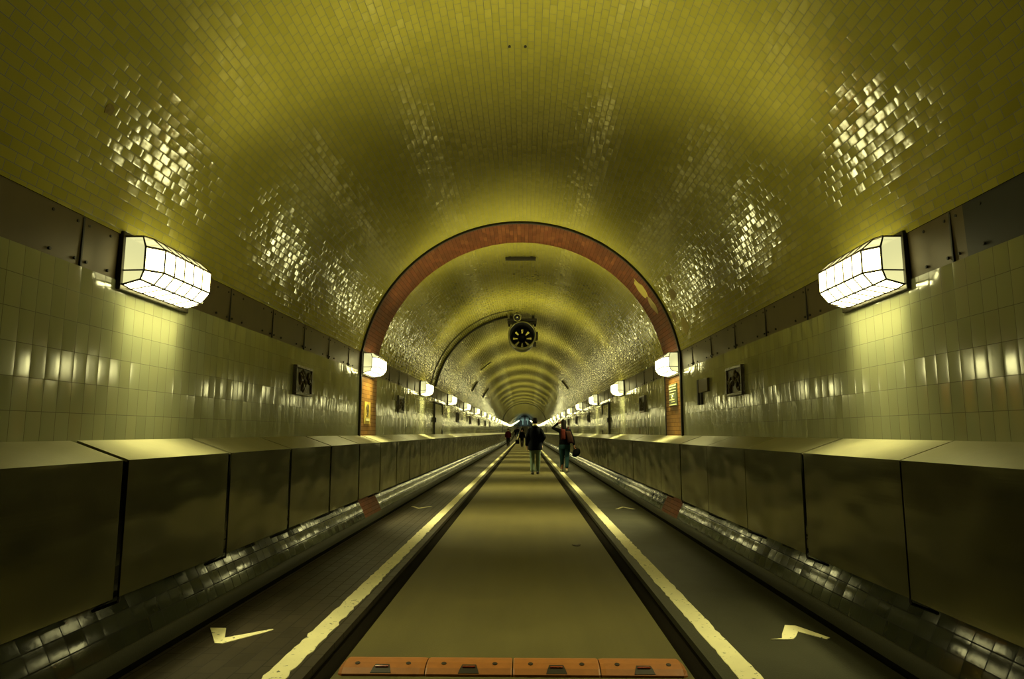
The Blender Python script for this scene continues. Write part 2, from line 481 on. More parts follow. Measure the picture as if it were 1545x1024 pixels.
def make_lamp():
    root = thing('wall_lamp', (0, 0, 0), 'x', 'lamp')
    bm = bmesh.new(); box(bm, (-.004, -.425, -.185), (.024, .425, .18), bevel=.006)
    obj('back_plate', bm, M['plate'], root)
    bm = bmesh.new()
    rows = [[bm.verts.new((x, y, z)) for x, z in (SECE if abs(y) > .39 else SEC)] for y in LY]
    for j in range(len(LY) - 1):
        for i in range(5):
            f = bm.faces.new((rows[j][i], rows[j + 1][i], rows[j + 1][i + 1], rows[j][i + 1]))
            f.material_index = 1 if i < 2 else 0
            if i < 2 and i == 1: f.material_index = 1
    for r in (rows[0], rows[-1]): bm.faces.new(r).material_index = 2
    obj('glass_shade', bm, [M['pane'], M['pane_top'], M['pane_end']], root)
    bm = bmesh.new()
    for j, y in enumerate(LY):
        sec = SECE if abs(y) > .39 else SEC
        tube(bm, [(x, y, z) for x, z in sec], .0065 if abs(y) > .39 else .006, 5)
    for i in range(6):
        r = .0085 if i in (0, 5) else .0075
        tube(bm, [((SECE if abs(y) > .39 else SEC)[i][0], y, (SECE if abs(y) > .39 else SEC)[i][1]) for y in LY], r, 5)
    for y in (-.401, .401): tube(bm, [(.02, y, -.062), (.15, y, -.06)], .005, 5)
    obj('leading', bm, M['lead'], root)
    for nm, loc, rot, sx, sy, e, spr in (('upper_tube', (.17, 0, .03), (0, D(-90 - 38), 0), .10, .58, P_FRONT, P_FSPREAD), ('lower_tube', (.18, 0, -.05), (0, D(-90 + 46), 0), .10, .58, P_LOWER, P_FSPREAD),
                                         ('bottom_tube', (.075, 0, -.12), (0, 0, 0), .10, .66, P_BOTTOM, P_BSPREAD)):
        l = bpy.data.lights.new(nm, 'AREA'); l.shape = 'RECTANGLE'; l.size = sx; l.size_y = sy
        l.energy = e; l.color = LAMP; l.spread = D(spr)
        lo = bpy.data.objects.new(nm, l); COL.objects.link(lo); lo.parent = root; lo.location = loc; lo.rotation_euler = rot
    return root


P_FRONT, P_LOWER, P_FSPREAD, P_BOTTOM, P_BSPREAD = 78.0, 82.0, 94, 22.0, 62
proto = make_lamp()
ORD = ['first', 'second', 'third', 'fourth', 'fifth', 'sixth', 'seventh', 'eighth', 'ninth', 'tenth', 'eleventh', 'twelfth',
       'thirteenth', 'fourteenth', 'fifteenth', 'sixteenth', 'seventeenth', 'eighteenth', 'nineteenth', 'twentieth']
LAMPY = [4.42] + [10.62 + 5.79 * i for i in range(48)]
for k, y in enumerate(LAMPY):
    for s, nm in ((-1, 'left'), (1, 'right')):
        o = proto if (k, s) == (2, -1) else copy_tree(proto)
        yy = y + (.08 if s > 0 and k == 0 else 0)
        if k >= 26:                          # far lamps glow through their glass only
            for ch in list(o.children):
                if ch.type == 'LIGHT': bpy.data.objects.remove(ch)
        if k == 0:                           # the tubes of the nearest pair are weaker
            for ch in o.children:
                if ch.type == 'LIGHT':
                    ch.data = ch.data.copy(); ch.data.energy *= .42 if ch.name.startswith('lower') else .64
        o.location = (s * (WX - (.016 if k == 1 else .004)), yy, 2.34 + rise(yy)); o.rotation_euler = (0, 0, 0 if s < 0 else PI)
        if k == 0: lb = f'big lit leaded-glass wall lamp nearest the camera on the {nm} wall'
        elif k == 1: lb = f'lit leaded-glass wall lamp on the red brick pilaster of the {nm} wall'
        elif k < 15: lb = f'lit wall lamp, {ORD[k - 2]} beyond the red brick pilaster on the {nm} wall'
        else: lb = f'tiny far lit lamp in the merging bright row along the {nm} wall'
        prop(o, lb, 'lamp', f'lit lamps along the {nm} wall' if k < 15 else f'far merging lamps along the {nm} wall')

# ------------------------------------------------------------------ cover panels
def panel_sheet(bm, s, L, part):
    """One bent sheet; s = side, from y=0 to y=L."""
    t = .012
    if part == 'front':
        x0, x1 = sorted((s * PX, s * (PX + t))); box(bm, (x0, 0, PB), (x1, L, PT))
    else:
        a = [(s * PX, PT), (s * (WX - .002), 1.255), (s * (WX - .002), 1.255 - t), (s * (PX + t), PT - t)]
        r0 = [bm.verts.new((x, 0, z)) for x, z in a]; r1 = [bm.verts.new((x, L, z)) for x, z in a]
        for i in range(4): bm.faces.new((r0[i], r0[(i + 1) % 4], r1[(i + 1) % 4], r1[i]))
        bm.faces.new(r0); bm.faces.new(r1)


for s, nm in ((-1, 'left'), (1, 'right')):
    gap = (lambda k: .058) if s < 0 else (lambda k: .055 if k % 3 == 1 else .016)
    meshes = {}
    protos = {}
    k0 = -3
    n_ind = 150
    for k in range(k0, k0 + n_ind):
        y = JY + JS * k + (.06 if s > 0 else 0); i = k - k0
        gp, gq = gap(k), gap(k + 1); gl = (gp + gq) / 2
        near = i < 30
        key = (gp, gq, near)
        vis = k + 1                         # the panel k starts at joint k
        if key not in protos:
            root = thing('cover_panel', (0, 0, 0), 'x', 'panel') if near else None
            if near:
                bm = bmesh.new(); panel_sheet(bm, s, JS - gl, 'front'); obj('front_sheet', bm, M['steel'], root)
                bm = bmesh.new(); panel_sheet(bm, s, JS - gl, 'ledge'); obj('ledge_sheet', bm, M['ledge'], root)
                bm = bmesh.new(); tube(bm, [(s * (PX + .01), .02, PB + .03), (s * (PX + .02), .03, PB - .03), (s * 2.30, .10, .33)], .009, 5)
                tube(bm, [(s * 2.30, .10, .33), (s * (PX + .03), .20, PB + .03)], .008, 5)
                obj('bracket', bm, M['black'], root)
            else:
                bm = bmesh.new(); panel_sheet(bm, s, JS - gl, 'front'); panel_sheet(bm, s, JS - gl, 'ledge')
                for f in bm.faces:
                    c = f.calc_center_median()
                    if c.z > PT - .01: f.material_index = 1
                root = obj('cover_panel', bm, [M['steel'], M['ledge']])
            protos[key] = root; o = root
        else:
            o = copy_tree(protos[key])
        o.location = (0, y + gp / 2, rise(y))
        if i < 2: lb = f'steel cover panel behind the frame edge on the {nm} wall' if i == 0 else f'steel cover panel just outside the {nm} frame edge'
        elif vis == 0: lb = f'dark steel cover panel nearest the camera, cut by the {nm} frame edge'
        elif vis <= 4: lb = f'olive steel cover panel on the {nm} wall, {ORD[vis - 1]} after the frame-edge one'
        elif vis <= 24: lb = f'steel cover panel on the {nm} wall, {ORD[vis - 5]} from the red brick pilaster'
        else: lb = f'narrow-looking far steel cover panel in the receding row along the {nm} wall'
        prop(o, lb, 'panel', f'steel cover panels along the {nm} wall' if vis <= 24 else f'far steel cover panels along the {nm} wall')
    bm = bmesh.new(); y = JY + JS * (k0 + n_ind) + .12
    while y < Y1 - 1.4:
        v0 = len(bm.verts); panel_sheet(bm, s, JS - .02, 'front'); panel_sheet(bm, s, JS - .02, 'ledge'); bm.verts.ensure_lookup_table()
        for v in bm.verts[v0:]: v.co += Vector((0, y, rise(y)))
        y += JS
    o = obj('cover_panel_row', bm, M['steel'])
    prop(o, f'farthest steel cover panels blurring into a line along the {nm} wall', 'panels', None, 'stuff')

# ------------------------------------------------------------------ road markings
def ragged(bm, x, w, ya, yb, seed, step=.07):
    rnd = random.Random(seed); rows = []; y = ya
    while y < yb:
        a = rnd.uniform(-1, 1) ** 3 * .010; b = rnd.uniform(-1, 1) ** 3 * .014
        rows.append((y, x - w / 2 + a, x + w / 2 + b)); y += step if y < 20 else (.6 if y < 60 else 5)
    pv = None
    for y, a, b in rows:
        c = [bm.verts.new((a, y, rise(y) + .004)), bm.verts.new((b, y, rise(y) + .004)), bm.verts.new((b, y, rise(y) - .001)), bm.verts.new((a, y, rise(y) - .001))]
        if pv:
            for i in range(4): bm.faces.new((pv[i], pv[(i + 1) % 4], c[(i + 1) % 4], c[i]))
        else: bm.faces.new(c)
        pv = c
    bm.faces.new(pv)


for s, nm in ((-1, 'left'), (1, 'right')):
    bm = bmesh.new(); ragged(bm, s * 1.272, .128, -3, 280, 11 + s)
    prop(obj('edge_line', bm, M['white']), f'long worn white line painted along the {nm} walkway', 'road marking')


def arrow(pts, label, loc=(0, 0)):
    bm = bmesh.new(); vs = [bm.verts.new((x, y, .001)) for x, y in pts]
    f = bm.faces.new(vs); r = bmesh.ops.extrude_face_region(bm, geom=[f])
    for g in r['geom']:
        if isinstance(g, bmesh.types.BMVert): g.co.z = .005
    return prop(obj('painted_arrow', bm, M['white'], loc=(loc[0], loc[1], 0)), label, 'road marking', 'painted walkway arrows')


LA = [(-2.04, 4.75), (-1.93, 4.745), (-1.845, 4.53), (-1.615, 4.73), (-1.60, 4.72), (-1.63, 4.66), (-1.81, 4.41), (-1.86, 4.42)]
RAW = [(1.62, 4.56), (1.70, 4.585), (1.735, 4.68), (1.83, 4.885), (1.90, 4.875), (2.01, 4.60), (1.98, 4.575), (1.86, 4.735), (1.80, 4.62), (1.76, 4.565)]
arrow(LA, 'white arrowhead on the left walkway pointing at the camera, the near one')
arrow(RAW, 'white arrowhead on the right walkway pointing away, the near one')
arrow([(x, 12.35 + (y - 4.75)) for x, y in [(-1.95, 4.75), (-1.90, 4.75), (-1.77, 4.48), (-1.62, 4.75), (-1.58, 4.75), (-1.76, 4.36)]],
      'faint white arrowhead on the left walkway, the second one farther down')
arrow([(x, 12.35 + (y - 4.75)) for x, y in [(1.95, 4.36), (1.90, 4.36), (1.78, 4.63), (1.66, 4.36), (1.61, 4.36), (1.78, 4.75)]],
      'faint white arrowhead on the right walkway, the second one farther down')
bm = bmesh.new()
lv = [(-.05, 0), (-.02, .05), (.01, .03), (.04, .08), (.05, .01), (.02, -.05), (-.01, -.02)]
vs = [bm.verts.new((x, y, .006 + .02 * abs(x) * 8)) for x, y in lv]
f = bm.faces.new(vs); r = bmesh.ops.extrude_face_region(bm, geom=[f])
for gg in r['geom']:
    if isinstance(gg, bmesh.types.BMVert): gg.co.z -= .005
prop(obj('fallen_leaf', bm, M['leaf'], loc=(.66, 8.15, .0)), 'small dark leaf lying on the right of the road', 'leaf')

# ------------------------------------------------------------------ speed bump
root = thing('speed_bump', (0, 3.99, 0), 'orange bolted speed bump lying across the road in front', 'speed bump')
XS = [-.95, -.475, 0.0, .475, .945]
PROF = [(-.122, 0), (-.12, .012), (-.088, .034), (-.035, .046), (.035, .046), (.088, .034), (.12, .012), (.122, 0)]
for i in range(4):
    a, b = XS[i] + .003, XS[i + 1] - .003
    bm = bmesh.new(); rows = []
    xs = [a, a + .025, b - .025, b] if i in (0, 3) else [a, a + .008, b - .008, b]
    for j, x in enumerate(xs):
        k = 1.0
        if i == 0 and j == 0 or i == 3 and j == 3: k = .55
        elif j in (0, 3): k = .93
        rows.append([bm.verts.new((x, y * (k * .4 + .6), z * k)) for y, z in PROF])
    for r0, r1 in zip(rows, rows[1:]):
        for q in range(len(PROF) - 1): bm.faces.new((r0[q], r0[q + 1], r1[q + 1], r1[q]))
    bm.faces.new(rows[0]); bm.faces.new(rows[-1])
    bm.faces.new([v for r in rows for v in (r[0],)] + [r[-1] for r in rows][::-1])
    seg = obj('bump_segment', bm, M['bump'], root)
    cx = (a + b) / 2
    bm = bmesh.new()                       # recess with its red reflector, on the near slope
    fs = []
    rw = [[bm.verts.new((cx + sx * wd, yy, zz + dz)) for dz in (.0025, -.006) for sx in (-1, 1)] for yy, zz, wd in ((-.116, .0148, .056), (-.088, .034, .046), (-.058, .0408, .038))]
    for r0, r1 in zip(rw, rw[1:]):
        for p, q in ((0, 1), (1, 3), (3, 2), (2, 0)): bm.faces.new((r0[p], r0[q], r1[q], r1[p]))
    for r in (rw[0], rw[-1]): bm.faces.new((r[0], r[1], r[3], r[2]))
    rec = obj('reflector_recess', bm, M['bumpdark'], seg)
    bm = bmesh.new(); box(bm, (cx - .034, -.090, .03), (cx + .034, -.074, .0425)); obj('reflector', bm, M['redref'], rec)
    for dx in (-.14, .14):
        bm = bmesh.new(); tube(bm, [(cx + dx, -.045, .036), (cx + dx, -.047, .0465)], .014, 8); obj('bolt', bm, M['bumpdark'], seg)

# ------------------------------------------------------------------ ceiling fan and pipes
FY = 18.25
root = thing('jet_fan', (0, FY, ZC + R), 'round tunnel fan with a spoked grille hanging from the vault', 'fan')
fz = 3.905 - (ZC + R)
bm = bmesh.new()
loft(bm, [((0, y, fz), (r, 0, 0), (0, 0, r)) for y, r in ((0, .345), (-.02, .37), (.02, .385), (.06, .37), (.5, .37), (.52, .385), (.56, .37), (.9, .37), (.9, .31))], 40, False)
obj('housing', bm, M['fan'], root, smooth=True)
bm = bmesh.new()
loft(bm, [((0, y, fz), (r, 0, 0), (0, 0, r)) for y, r in ((.0, .345), (.03, .33), (.9, .315))], 40, False)
obj('inner_sleeve', bm, M['fan_in'], root, smooth=True)
bm = bmesh.new()
loft(bm, [((0, y, fz), (r, 0, 0), (0, 0, r)) for y, r in ((.46, .02), (.5, .10), (.56, .125), (.8, .125))], 24)
obj('hub', bm, M['fan_in'], root, smooth=True)
for i in range(8):
    a0 = 2 * PI * (i + .5) / 8; bm = bmesh.new(); hw = D(12)
    pts = [(.11, -.28), (.33, -hw * 1.25), (.33, hw * 1.25), (.11, .28)]
    v0 = [bm.verts.new((r * math.cos(a0 + da), .74, fz + r * math.sin(a0 + da))) for r, da in pts]
    v1 = [bm.verts.new((r * math.cos(a0 + da), .78, fz + r * math.sin(a0 + da))) for r, da in pts]
    bm.faces.new(v0); bm.faces.new(v1)
    for q in range(4): bm.faces.new((v0[q], v0[(q + 1) % 4], v1[(q + 1) % 4], v1[q]))
    obj('spoke', bm, M['fan_in'], root)
bm = bmesh.new()
loft(bm, [((0, y, fz), (.33, 0, 0), (0, 0, .33)) for y in (.735, .745)], 40, False)
for rr0, rr1 in ((.262, .325),):
    n = 40
    A = [bm.verts.new((rr0 * math.cos(2 * PI * i / n), .75, fz + rr0 * math.sin(2 * PI * i / n))) for i in range(n)]
    B = [bm.verts.new((rr1 * math.cos(2 * PI * i / n), .75, fz + rr1 * math.sin(2 * PI * i / n))) for i in range(n)]
    for i in range(n): bm.faces.new((A[i], A[(i + 1) % n], B[(i + 1) % n], B[i]))
obj('grille_ring', bm, M['fan_in'], root)
bm = bmesh.new(); box(bm, (-.40, .05, fz + .40), (.40, .75, fz + .46), bevel=.01)
for x in (-.36, .36): box(bm, (x - .03, .1, fz + .33), (x + .03, .2, fz + .41)); box(bm, (x - .03, .6, fz + .33), (x + .03, .7, fz + .41))
for x in (-.3, .3): box(bm, (x - .04, .3, fz + .455), (x + .04, .42, fz + .572))
for x in (-.26, .26): box(bm, (x - .03, .1, fz + .24), (x + .03, .2, fz + .35)); box(bm, (x - .03, .6, fz + .24), (x + .03, .7, fz + .35))
obj('mounting_frame', bm, M['conduit'], root)
bm = bmesh.new(); box(bm, (.365, .1, fz - .12), (.43, .28, fz + .1)); box(bm, (.30, .1, fz - .3), (.38, .25, fz - .18)); obj('terminal_box', bm, M['conduit'], root)
root = thing('signal_lamp', (-.13, FY - .06, 4.37), 'small round lens unit above the tunnel fan', 'signal lamp')
bm = bmesh.new(); loft(bm, [((0, y, 0), (r, 0, 0), (0, 0, r)) for y, r in ((.10, .09), (-.02, .115), (-.05, .115), (-.05, .085), (-.01, .08))], 20); obj('rim', bm, M['fan'], root, True)
bm = bmesh.new(); loft(bm, [((0, y, 0), (r, 0, 0), (0, 0, r)) for y, r in ((-.012, .078), (-.035, .06), (-.045, .02))], 20); obj('lens', bm, M['fan_in'], root, True)
bm = bmesh.new(); loft(bm, [((0, y, 0), (r, 0, 0), (0, 0, r)) for y, r in ((-.04, .02), (-.05, .018), (-.055, .006))], 10); obj('bulb', bm, M['cream'], root, True)
bm = bmesh.new(); box(bm, (-.02, 0, .08), (.02, .06, .135)); obj('stem', bm, M['conduit'], root)


def arcpipe(name, y, a, b, rad, label, off=None, mat='conduit', cat='pipe', clips=True):
    off = rad if off is None else off
    bm = bmesh.new(); n = max(6, int(abs(b - a) / D(2)))
    tube(bm, [(vault(a + (b - a) * i / n, off)[0], y, vault(a + (b - a) * i / n, off)[1]) for i in range(n + 1)], rad, 8)
    return prop(obj(name, bm, M[mat], smooth=True), label, cat)


arcpipe('conduit', 18.55, D(-79), D(-9.6), .028, 'thick black conduit curving up the left vault to the fan')
arcpipe('cable', 17.75, D(-79), D(-4), .010, 'thin dark cable curving up the left vault in front of the fan')
arcpipe('conduit', 29.5, D(-66), D(-55), .024, 'short dark pipe on the left vault beyond the fan, lowest of three')
arcpipe('conduit', 27.5, D(-45), D(-32), .02, 'short dark pipe high on the left vault beyond the fan, uppermost of three')
arcpipe('conduit', 36.5, D(-64), D(-50), .022, 'short dark pipe on the left vault beyond the fan, farthest of three')
arcpipe('conduit', 32.0, D(48), D(60), .024, 'short dark pipe on the right vault beyond the fan')
bm = bmesh.new(); zt = ZC + math.sqrt(R * R - .29 ** 2)
box(bm, (-.28, -.05, zt - .055), (.28, .05, zt - .008), bevel=.008)
for x in (-.2, .2): box(bm, (x - .02, -.03, zt - .02), (x + .02, .03, zt + .02))
prop(obj('ceiling_bar', bm, M['conduit'], loc=(0, 12.25, 0)), 'slim dark bar fixed across the crown beyond the red rib', 'bar')

# ------------------------------------------------------------------ wall plaques, signs, doors
def plaque(s, y, w, z0, z1, label, seed):
    root = thing('relief_plaque', (s * WX, y, (z0 + z1) / 2), label, 'plaque', 'relief plaques on the tunnel walls', 0 if s < 0 else PI)
    h = (z1 - z0) / 2; rnd = random.Random(seed)
    bm = bmesh.new(); box(bm, (-.002, -w / 2, -h), (.022, w / 2, h)); obj('slab', bm, M['relief'], root)
    bm = bmesh.new()
    for a, b in (((-w / 2, -h), (w / 2, -h + .03)), ((-w / 2, h - .03), (w / 2, h)), ((-w / 2, -h + .03), (-w / 2 + .03, h - .03)), ((w / 2 - .03, -h + .03), (w / 2, h - .03))):
        box(bm, (.02, a[0], a[1]), (.04, b[0], b[1]), bevel=.004)
    obj('border', bm, M['relief'], root)
    bm = bmesh.new()
    for i in range(16):
        cy = rnd.uniform(-w / 2 + .07, w / 2 - .07); cz = rnd.uniform(-h + .06, h - .06); ln = rnd.uniform(.02, .06); an = rnd.uniform(.9, 2.2)
        p = [(.02 + .012 * math.sin(PI * t / 4), cy + ln * (t / 2 - 1) * math.cos(an), cz + ln * (t / 2 - 1) * math.sin(an)) for t in range(5)]
        tube(bm, p, [.008, .016, .02, .016, .008], 7)
    obj('relief', bm, M['relief'], root, smooth=True)


for s, nm in ((-1, 'left'), (1, 'right')):
    plaque(s, 7.5 + (.05 if s > 0 else 0), .56, 1.70, 2.02, f'dark relief plaque on the {nm} wall before the red pilaster', 52 + s)
    plaque(s, 13.5, .60, 1.69, 2.01, f'dark relief plaque on the {nm} wall just beyond the red pilaster', 15 + s)
    for j, y in enumerate((25.1, 30.9, 36.7, 42.5, 48.3)):
        plaque(s, y, .6, 1.66, 2.02, f'small far relief plaque on the {nm} wall, {ORD[j]} beyond the framed wall door', 125 + 3 * s + 7 * j)
    # framed service door above the ledge
    ya, yb = (18.55, 20.3) if s < 0 else (18.9, 20.5)
    d = bpy.data.objects.new('door_1' if s < 0 else 'door_2', None); COL.objects.link(d); d.location = (s * WX, ya, 1.24)
    d.rotation_euler = (0, 0, 0); d['kind'] = 'structure'
    L = yb - ya; sg = -s
    bm = bmesh.new(); x0, x1 = sorted((0, sg * .02)); box(bm, (x0, .06, .0), (x1, L - .06, .84)); obj('door_leaf', bm, M['doorpale'], d)
    bm = bmesh.new(); x0, x1 = sorted((0, sg * .04)); box(bm, (x0, 0, 0), (x1, .06, .90)); box(bm, (x0, L - .04, 0), (x1, L, .12)); box(bm, (x0, L - .04, .58), (x1, L, .90)); box(bm, (x0, .06, .86), (x1, L - .04, .90))
    obj('door_frame', bm, M['conduit'], d)
    bm = bmesh.new(); x0, x1 = sorted((sg * .0, sg * .07)); box(bm, (x0, -.02, .33), (x1, .12, .46)); obj('door_lock', bm, M['conduit'], d)

# green sign with cream lettering bars on the right pilaster
root = thing('green_sign', (WX - .012, 10.68, 1.875), 'dark green sign with cream lettering on the right red pilaster', 'sign', None, PI)
bm = bmesh.new(); box(bm, (-.003, -.27, -.17), (.02, .27, .17)); obj('board', bm, M['signgreen'], root)
bm = bmesh.new()
for z, a, b, h in ((.145, -.24, .24, .016), (.105, -.24, -.02, .018), (.105, .02, .24, .012), (.06, -.2, .22, .012), (.015, -.2, .10, .012), (-.07, -.24, .12, .014), (-.105, -.1, .14, .010), (-.15, -.25, .25, .014)):
    box(bm, (.018, a, z - h / 2), (.024, b, z + h / 2))
for i in range(10):
    a0, a1 = 2 * PI * i / 10, 2 * PI * (i + 1) / 10
    tube(bm, [(.022, -.03 + .055 * math.cos(a0), -.03 + .022 * math.sin(a0)), (.022, -.03 + .055 * math.cos(a1), -.03 + .022 * math.sin(a1))], .006, 5)
obj('lettering', bm, M['cream'], root)
# pictogram board on the left pilaster
root = thing('pictogram_board', (-(WX - .012), 10.62, 1.6), 'ochre board with a dark head-shaped symbol on the left red pilaster', 'sign')
bm = bmesh.new(); box(bm, (-.003, -.2, -.17), (.012, .2, .17)); obj('board', bm, M['ochre'], root)
bm = bmesh.new()
for cy, cz, ry, rz in ((0.0, .085, .10, .05), (.03, .03, .06, .03), (.02, -.01, .045, .025), (-.01, -.045, .06, .018)):
    loft(bm, [((.012, cy, cz), (0, ry, 0), (0, 0, rz)), ((.018, cy, cz), (0, ry * .9, 0), (0, 0, rz * .9))], 14)
obj('symbol', bm, M['symbol'], root)
bm = bmesh.new(); box(bm, (.010, -.13, -.125), (.02, .13, -.085)); obj('white_label', bm, M['cream'], root)
# junction box with drop pipe on the right wall
root = thing('junction_box', (WX, 8.9, 1.9), 'brown junction box with a dark drop pipe beside the right plaque', 'junction box', None, PI)
bm = bmesh.new(); box(bm, (-.003, -.24, -.085), (.03, .24, .085), bevel=.004); obj('cover', bm, M['box'], root)
bm = bmesh.new(); box(bm, (-.003, -.27, -.24), (.035, -.20, .09)); box(bm, (-.003, -.2, -.24), (.02, -.10, -.085)); obj('drop_pipe', bm, M['black'], root)

# ------------------------------------------------------------------ people
def remesh(name, bm, mats, parent, voxel, smooth=4, choose=None):
    bmesh.ops.recalc_face_normals(bm, faces=bm.faces)
    me = bpy.data.meshes.new('tmp'); bm.to_mesh(me); bm.free()
    o = bpy.data.objects.new('tmp', me); COL.objects.link(o)
    m = o.modifiers.new('r', 'REMESH'); m.mode = 'VOXEL'; m.voxel_size = voxel
    m = o.modifiers.new('s', 'SMOOTH'); m.factor = .5; m.iterations = smooth
    dg = bpy.context.evaluated_depsgraph_get()
    me2 = bpy.data.meshes.new_from_object(o.evaluated_get(dg)); me2.name = name
    bpy.data.objects.remove(o); bpy.data.meshes.remove(me)
    me2.materials.clear()
    for mt in (mats if isinstance(mats, list) else [mats]): me2.materials.append(mt)
    for p in me2.polygons:
        p.use_smooth = True
        if choose: p.material_index = choose(p.center)
    o = bpy.data.objects.new(name, me2); COL.objects.link(o); o.parent = parent
    return o


def ell(bm, c, rx, ry, rz, n=14):
    r = bmesh.ops.create_uvsphere(bm, u_segments=n, v_segments=n // 2 + 2, radius=1)
    for v in r['verts']: v.co = Vector((v.co.x * rx + c[0], v.co.y * ry + c[1], v.co.z * rz + c[2]))


def limb(bm, pts, rad, n=10):
    tube(bm, pts, rad, n, round_end=True)


def trunk(bm, secs, n=18):
    loft(bm, [((x, y, z), (rx, 0, 0), (0, ry, 0)) for x, y, z, rx, ry in secs], n)


def hand(bm, wr, d, side, thumb, L=.185, curl=.5):
    """wr wrist, d hand direction, side palm-width direction, thumb direction."""
    wr, d, side, thumb = Vector(wr), Vector(d).normalized(), Vector(side).normalized(), Vector(thumb).normalized()
    nrm = d.cross(side).normalized()
    pl = L * .5
    loft(bm, [(wr, side * .026, nrm * .020), (wr + d * pl * .5, side * .038, nrm * .017), (wr + d * pl, side * .040, nrm * .013), (wr + d * pl * 1.08, side * .034, nrm * .009)], 10)
    for k, (o, ln) in enumerate(((.030, .42), (.010, .5), (-.010, .47), (-.030, .37))):
        p = wr + d * pl + side * o; ln = L * ln
        c1 = curl; q = p + (d * math.cos(c1 * .5) + nrm * math.sin(c1 * .5)) * ln * .45
        r = q + (d * math.cos(c1 * 1.4) + nrm * math.sin(c1 * 1.4)) * ln * .32
        t = r + (d * math.cos(c1 * 2.1) + nrm * math.sin(c1 * 2.1)) * ln * .24
        tube(bm, [p - d * .012, q, r, t], [.0100, .0092, .0084, .0068], 8, round_end=True)
    p = wr + d * pl * .32 + side * 0 + thumb * .026
    q = p + (d * .55 + thumb * .8).normalized() * .042; r = q + (d * .9 + thumb * .25 + nrm * .3).normalized() * .034
    tube(bm, [p - thumb * .014, q, r], [.0125, .0105, .008], 8, round_end=True)


def shoe(name, parent, loc, yaw, mats, pitch=0, L=.28):
    bm = bmesh.new()
    secs = [(-.09, .034, .045, .045), (-.06, .04, .055, .055), (.0, .042, .06, .055), (.06, .046, .045, .04), (.12, .048, .036, .034), (.165, .036, .03, .026), (.185, .015, .02, .016)]
    loft(bm, [((0, y, zc * 1.0), (rx, 0, 0), (0, 0, rz)) for y, rx, zc, rz in secs], 14)
    loft(bm, [((0, 0 - .03, .05), (.040, 0, 0), (0, .05, 0)), ((0, -.03, .10), (.042, 0, 0), (0, .048, 0))], 14)
    for v in bm.verts:
        if v.co.z < .006: v.co.z = 0
    o = obj(name, bm, mats[0], parent, smooth=True)
    bm = bmesh.new()
    for r in range(1): loft(bm, [((0, y, .012), (rx + .004, 0, 0), (0, 0, .012)) for y, rx, zc, rz in secs], 10)
    s = obj('sole', bm, mats[1], o, smooth=True)
    o.location = loc; o.rotation_euler = (pitch, 0, yaw)
    return o


def head_geo(bm, c, s=1.0, turn=0.0):
    x, y, z = c                             # centre of the skull
    ell(bm, (x, y, z + .012), .077 * s, .097 * s, .105 * s, 20)
    ell(bm, (x, y + .03, z - .065), .056 * s, .066 * s, .06 * s, 16)
    tube(bm, [(x, y + .085, z + .02), (x, y + .118, z - .028), (x, y + .09, z - .04)], [.010, .015, .012], 8, round_end=True)   # nose
    ell(bm, (x, y + .09, z - .072), .026, .014, .011, 10)                               # lips
    ell(bm, (x, y + .082, z - .105), .024, .02, .018, 10)                                # chin
    for sg in (-1, 1):
        ell(bm, (x + sg * .080, y - .008, z - .015), .011, .022, .032, 10)               # ears
        ell(bm, (x + sg * .031, y + .088, z + .008), .014, .010, .010, 10)               # eyes
        ell(bm, (x + sg * .03, y + .088, z + .03), .022, .012, .008, 10)                 # brows


